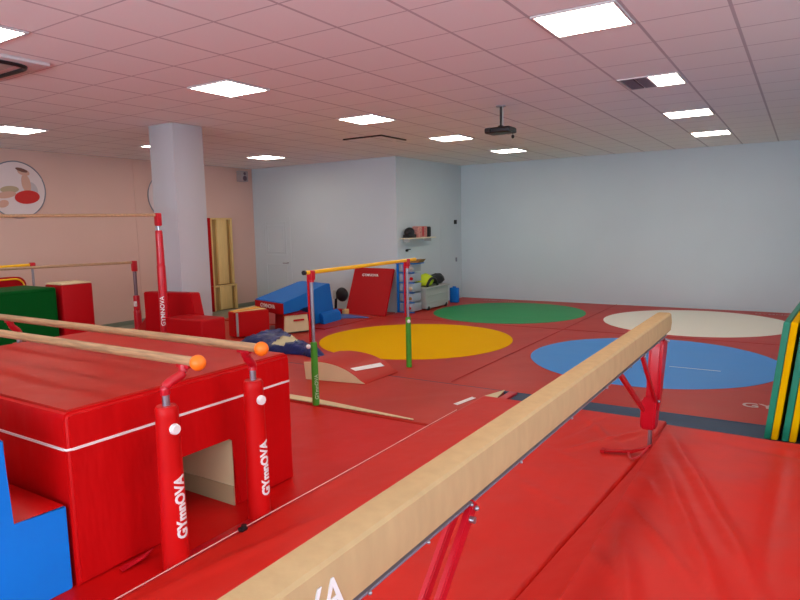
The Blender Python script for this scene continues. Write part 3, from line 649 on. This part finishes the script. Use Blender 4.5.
# leaning red mat
t = thing('leaning_mat', 'dark red mat leaning against the pale wall, white lettering on top', 'mat', (-7.5, 10.5, ZM))
b0, b1 = Vector((-8.05, 10.38, ZM)), Vector((-7.03, 10.36, ZM)); t0, t1 = Vector((-8.20, 10.98, 1.075)), Vector((-7.18, 10.96, 1.065))
nrm = (b1-b0).cross(t0-b0).normalized(); th_ = nrm*(.06 if nrm.y > 0 else -.06)
bm = B(); a_prism(bm, [b0, b1, t1, t0], th_); bmesh.ops.bevel(bm, geom=list(bm.edges), offset=.008, segments=2, affect='EDGES'); lm_ = link('mat_cover', bm, REDD, t, 35)
ctr = (t0*.83+b0*.17)*.55+(t1*.83+b1*.17)*.45
text('GYMNOVA', .085, ctr-th_.normalized()*.012, (b1-b0), (t0-b0), WHT, t)
# navy tarpaulin heap
bm = B(); nx, ny = 46, 20; g = {}
A0, A1, A2, A3 = Vector((-7.36, 6.60, 0)), Vector((-5.55, 6.62, 0)), Vector((-5.68, 6.80, 0)), Vector((-7.32, 7.66, 0))
for i in range(nx+1):
    for j in range(ny+1):
        u, v = i/nx, j/ny; p = (A0*(1-u)+A1*u)*(1-v)+(A3*(1-u)+A2*u)*v
        e = min(u, 1-u, v, 1-v)*8; e = min(1, e)
        z = ZM+.012+e*(.05+.13*(1-u)*(1-abs(v-.6))+.07*abs(noise.noise(Vector((u*7, v*3, 2))))+.05*abs(noise.noise(Vector((u*16, v*8, 5)))))
        p = p+Vector((.05*noise.noise(Vector((u*5, v*5, 9))), .06*noise.noise(Vector((u*6, v*4, 4))), 0)); g[i, j] = bm.verts.new((p.x, p.y, z))
for i in range(nx):
    for j in range(ny):
        f = bm.faces.new((g[i, j], g[i+1, j], g[i+1, j+1], g[i, j+1]))
        if 20 <= i <= 26 and 2 <= j <= 19: f.material_index = 1
ring = [g[i, 0] for i in range(nx+1)]+[g[nx, j] for j in range(1, ny+1)]+[g[i, ny] for i in range(nx-1, -1, -1)]+[g[0, j] for j in range(ny-1, 0, -1)]
low = [bm.verts.new((v.co.x, v.co.y, ZM+.001)) for v in ring]
for k in range(len(ring)): bm.faces.new((ring[k], ring[(k+1) % len(ring)], low[(k+1) % len(ring)], low[k]))
bm.faces.new(low[::-1])
tag(link('folded_tarpaulin', bm, [TARP, mat('pale_yellow_patch', (216, 208, 168), .6)], smooth=70), 'crumpled navy tarpaulin with a pale patch lying on the mat', 'tarpaulin')
# red foam seat in front of the column (low box + taller back)
t = thing('foam_module', 'red foam module, low box with a taller back, before the column', 'foam module', (-6.2, 5.1, ZM))
box('low_box', (-6.38, -5.77, 4.98, 5.38, ZM-.012, .83), REDD, t, .02) if False else None
box('low_box', (-6.70, -6.02, 4.97, 5.34, ZM, .875), REDD, t, .02, 3); box('low_box', (-6.02, -5.66, 4.96, 5.30, ZM, .905), RED, t, .02, 3) if False else None
bm = B(); a_prism(bm, [(-7.66, 5.36, ZM), (-6.58, 5.36, ZM), (-6.60, 5.36, .80), (-6.68, 5.36, 1.14), (-7.66, 5.36, 1.12)], (0, .16, 0)); bmesh.ops.bevel(bm, geom=list(bm.edges), offset=.012, segments=2, affect='EDGES'); link('back_block', bm, REDD, t, 35)

# ---------------------------------------------------------------- uneven bars at the left
t = thing('uneven_bars', 'red padded uneven bars with two thin wooden rails at left', 'uneven bars', (-7.6, 5.4, ZM-.012))
dirv = Vector((-.52, -1.59, 0)).normalized()
HP, LP = Vector((-6.79, 5.03, 0)), Vector((-8.39, 5.75, 0))
def ubpost(P, zt, r0, zb, far=False):
    base = ZM-.012
    p = pad('post', P.x, P.y, base if P.x < -7 or far else ZM, zb*.78, r0*1.15, r0*1.1, REDP, t); pad('upper_pad', P.x, P.y, zb*.77, zb, r0, r0*.92, REDP, p)
    cyl('tube', (P.x, P.y, zb-.01), (P.x, P.y, zt-.06), r0*.42, STEEL, p); bm = B(); a_box(bm, P.x-.035, P.x+.035, P.y-.035, P.y+.035, zt-.13, zt+.03, bev=.012); link('rail_head', bm, REDP, p, 40)
    return p
p = ubpost(HP, 2.145, .048, 1.96)
cu = text('GYMNOVA', .075, (HP.x+.045, HP.y-.050, .95), (0, 0, 1), (-.7, -.7, 0), WHT, p)
ubpost(HP+dirv*2.3, 2.145, .052, 1.88, True)
p = ubpost(LP, 1.49, .050, 1.0); cyl('tube', (LP.x, LP.y, 1.0), (LP.x, LP.y, 1.36), .026, mat('dull_dark_steel', (120, 95, 100), .4, metal=.5), p)
box('knob_plate', (LP.x+.03, LP.x+.07, LP.y-.08, LP.y-.04, .84, .92), WHT, p, .01)
ubpost(LP+dirv*2.3, 1.49, .045, .62, True)
for P, z in ((HP, 2.15), (LP, 1.495)):
    bm = B(); a, b = P+dirv*-.02, P+dirv*2.34; a_tube(bm, [(a.x, a.y, z), (b.x, b.y, z)], .019, 14); link('rail', bm, WOOD, t, 60)
bm = B(); a_prism(bm, [(LP.x+.05, LP.y-.05, ZM), (LP.x+.75, LP.y-.30, ZM), (LP.x+.80, LP.y-.30, .86), (LP.x+.62, LP.y-.25, .80), (LP.x+.05, LP.y-.05, .50)], (0, .05, 0)); link('side_gusset', bm, REDD, t)

# ---------------------------------------------------------------- green block etc.
t = thing('foam_block', 'large dark green foam block standing behind the tunnel block', 'foam block', (-8.3, 3.6, ZM))
box('block_cover', (-8.75, -8.0, 2.95, 4.355, ZM-.012, 1.27), GRND, t, .03, 3)
bm = B(); a_tube(bm, [(-7.992, 2.98, 1.235), (-7.992, 4.33, 1.235)], .006, 6); link('seam', bm, GRND, t)
t = thing('foam_block', 'upright dark red foam block with cream top beside green one', 'foam block', (-8.15, 4.6, ZM))
box('block_cover', (-8.40, -8.0, 4.42, 4.84, ZM-.012, 1.285), REDD, t, .02); box('block_top', (-8.39, -8.01, 4.43, 4.83, 1.285, 1.305), CREAM, t, .006, label='cream top')
t = thing('low_yellow_bar', 'small yellow gymnastics bar with red corner by the pink wall', 'gymnastics bar', (-9.6, 4.0, ZF))
bm = B(); a_tube(bm, [(-10.0, 3.0, 1.45), (-10.0, 5.09, 1.475)], .022, 12); link('bar', bm, YELP, t, 60)
for y in (3.05, 5.10):
    cyl('post', (-10.0, y, ZF), (-10.0, y, 1.42), .018, GREYM, t); box('corner_joint', (-10.035, -9.965, y-.04, y+.04, 1.41, 1.51), REDP, t, .012)
t = thing('round_cornered_mat', 'dark red mat with yellow trim peeping above the green block', 'mat', (-9.3, 3.8, ZF))
bm = B(); pts = []; cy0, cy1, z0, z1 = 3.1, 4.60, ZF, 1.36
for (cyy, czz, a0) in ((cy1-.12, z1-.12, 0), (cy0+.12, z1-.12, 90)):
    for k in range(7): a = R(a0+k*15); pts.append((-9.3, cyy+.12*math.cos(a), czz+.12*math.sin(a)))
pts += [(-9.3, cy0, z0), (-9.3, cy1, z0)]
a_prism(bm, pts, (.08, 0, 0)); link('mat_cover', bm, REDD, t)
bm = B(); a_tube(bm, [Vector(p)+Vector((.085, -.03 if p[1] > 4 else .03, -.03)) for p in pts[:14]], .012, 8); link('trim', bm, YELP, t, 60, 'yellow trim')

# ---------------------------------------------------------------- alcove side: shelf, drawer unit, crate
t = thing('wall_shelf', 'narrow white wall shelf above the blue drawer unit', 'shelf', (-7.05, 11.75, 1.66))
box('shelf_board', (-7.16, -6.94, 11.18, 12.35, 1.665, 1.69), mat('cream_shelf', (226, 216, 190), .5), t, .003)
for y in (11.3, 12.2): box('bracket', (-7.16, -6.99, y, y+.02, 1.60, 1.665), GREYP, t)
bm = B(); a_ball(bm, (-7.04, 11.38, 1.80), .13, (.7, 1.2, .85)); a_box(bm, -7.12, -6.96, 11.24, 11.55, 1.69, 1.76, bev=.02)
tag(link('shelf_bag', bm, BLK, smooth=60), 'black rounded bag at the front end of the wall shelf', 'bag')
t = thing('radio', 'pinkish boxy radio on the shelf with a black round end', 'radio', (-7.04, 11.9, 1.69))
box('radio_body', (-7.12, -6.97, 11.62, 12.02, 1.69, 1.93), PINKB, t, .02); box('red_band', (-6.972, -6.962, 11.80, 11.86, 1.72, 1.92), REDP, t, label='red vertical band')
box('radio_end', (-7.13, -6.96, 12.04, 12.18, 1.69, 1.92), BLK, t, .03, 3, label='black rounded end')
bm = B(); a_cyl(bm, (-7.16, 11.42, 1.42), (-7.11, 11.42, 1.42), .025); a_box(bm, -7.13, -7.10, 11.40, 11.52, 1.43, 1.45)
tag(link('wall_hook', bm, BLK), 'small black wall hook below the shelf', 'hook')
t = thing('drawer_unit', 'tall blue framed plastic drawer unit against the alcove corner', 'drawer unit', (-6.93, 11.15, ZM))
for x, y in ((-7.10, 10.93), (-7.10, 11.30), (-6.94, 10.93), (-6.94, 11.30)): box('upright', (x, x+.05, y, y+.03, ZM, 1.16), BLUED, t, .004, label='blue upright')
for k in range(5): 
    z = ZM+.03+k*.205; dr = box('drawer', (-7.04, -6.72, 10.945, 11.30, z, z+.17), CLEAR, t, .01, label='frosted drawer'); box('drawer_rail', (-7.08, -6.68, 10.935, 10.95, z-.025, z-.008), BLUED, dr)
    ball('drawer_content', (-6.80+.02*k, 10.935, z+.07), .035, (REDP, BROWN, CREAM, REDD, GREYP)[k], dr, (1.3, .3, 1))
box('unit_top', (-7.11, -6.66, 10.92, 11.34, 1.16, 1.18), BLUED, t, .005)
bm = B(); a_prism(bm, [(-6.92, 11.0, 1.181), (-6.62, 11.0, 1.19), (-6.55, 11.0, 1.26), (-6.80, 11.0, 1.25)], (0, .22, 0)); tag(link('cardboard_tray', bm, BROWN), 'small brown tray on top of the blue drawer unit', 'tray')
t = thing('storage_crate', 'pale grey plastic storage crate with drawers near the door', 'crate', (-6.88, 11.9, ZM))
bm = B(); a_prism(bm, [(-7.08, 11.42, ZM+.03), (-7.10, 11.38, .60), (-7.10, 12.42, .60), (-7.08, 12.38, ZM+.03)], (.42, 0, 0)); bmesh.ops.bevel(bm, geom=list(bm.edges), offset=.015, segments=2, affect='EDGES'); link('crate_body', bm, GREYP, t, 35)
box('crate_lid', (-7.12, -6.65, 11.36, 12.44, .60, .635), GREYP, t, .01)
for y in (11.50, 12.28): cyl('wheel', (-6.70, y, ZM+.04), (-6.66, y, ZM+.04), .045, BLK, t)
for z in (.30, .45): box('crate_rib', (-6.665, -6.650, 11.44, 12.36, z, z+.015), GREYP, t)
def heap(name, c, s, m, label, cat, seed):
    bm = B(); vs = a_ball(bm, (0, 0, 0), 1, n=24)
    for v in vs:
        p = v.co.normalized(); r = 1+.25*noise.noise(p*2+Vector((seed, 0, 0))); v.co = Vector((c[0]+p.x*r*s[0], c[1]+p.y*r*s[1], max(c[2]-s[2]*.6, c[2]+p.z*r*s[2])))
    tag(link(name, bm, m, smooth=60), label, cat)
heap('folded_jacket', (-6.88, 11.68, .75), (.17, .30, .15), HIVIS, 'lime yellow high visibility jacket heaped on the grey crate', 'jacket', 1)
heap('dark_bag', (-6.86, 12.20, .74), (.15, .24, .13), BLK, 'black bag lying on the far end of the grey crate', 'bag', 4)
bm = B(); a_tube(bm, spline([(-6.70, 11.50, .66), (-6.68, 11.62, .80), (-6.68, 11.80, .80), (-6.68, 11.92, .66)]), .03, 8); tag(link('dark_sleeve', bm, BLK, smooth=60), 'black garment under the lime jacket', 'garment')
t = thing('blue_case', 'narrow blue plastic case standing beyond the grey crate', 'case', (-6.76, 12.86, ZM))
box('case_body', (-6.86, -6.66, 12.80, 12.92, ZM+.006, .50), BLUED, t, .015); box('case_handle', (-6.80, -6.72, 12.84, 12.88, .50, .53), BLUED, t, .005)
bm = B(); a_box(bm, -.045, .03, YB-.012, YB, 1.58, 1.70, bev=.004); sw = tag(link('wall_switch', bm, mat('peach_plastic', (210, 165, 150), .5)), 'small pinkish switch plate on the blue back wall', 'switch')

# ---------------------------------------------------------------- mats standing on edge at the right
def standing(x, m, label, y0=5.82, h=.98, th_=.048, L=1.75):
    bm = B(); lean = .10; z0 = .375+.0
    z0 = ZM
    p = [(x, y0, z0), (x+th_, y0, z0), (x+th_+lean, y0-.02, ZM+h), (x+lean, y0-.02, ZM+h)]
    a_prism(bm, p, (.115, L, 0)); bmesh.ops.bevel(bm, geom=list(bm.edges), offset=.006, segments=2, affect='EDGES')
    return tag(link('folding_mat', bm, m, smooth=35), label, 'mat', 'thin mats standing on edge at the right')
for k, (x, m, lb) in enumerate(((-.205, TEAL, 'leftmost green mat standing on edge at the right'), (-.154, YEL, 'yellow mat on edge right against the leftmost green one'),
    (-.080, TEAL, 'second green mat on edge after a narrow dark gap'), (-.028, YEL, 'second yellow mat on edge at the right picture border'), (.055, TEAL, 'third green mat on edge, beyond the right border'), (.108, YEL, 'third yellow mat on edge, beyond the right border'))):
    standing(x, m, lb)
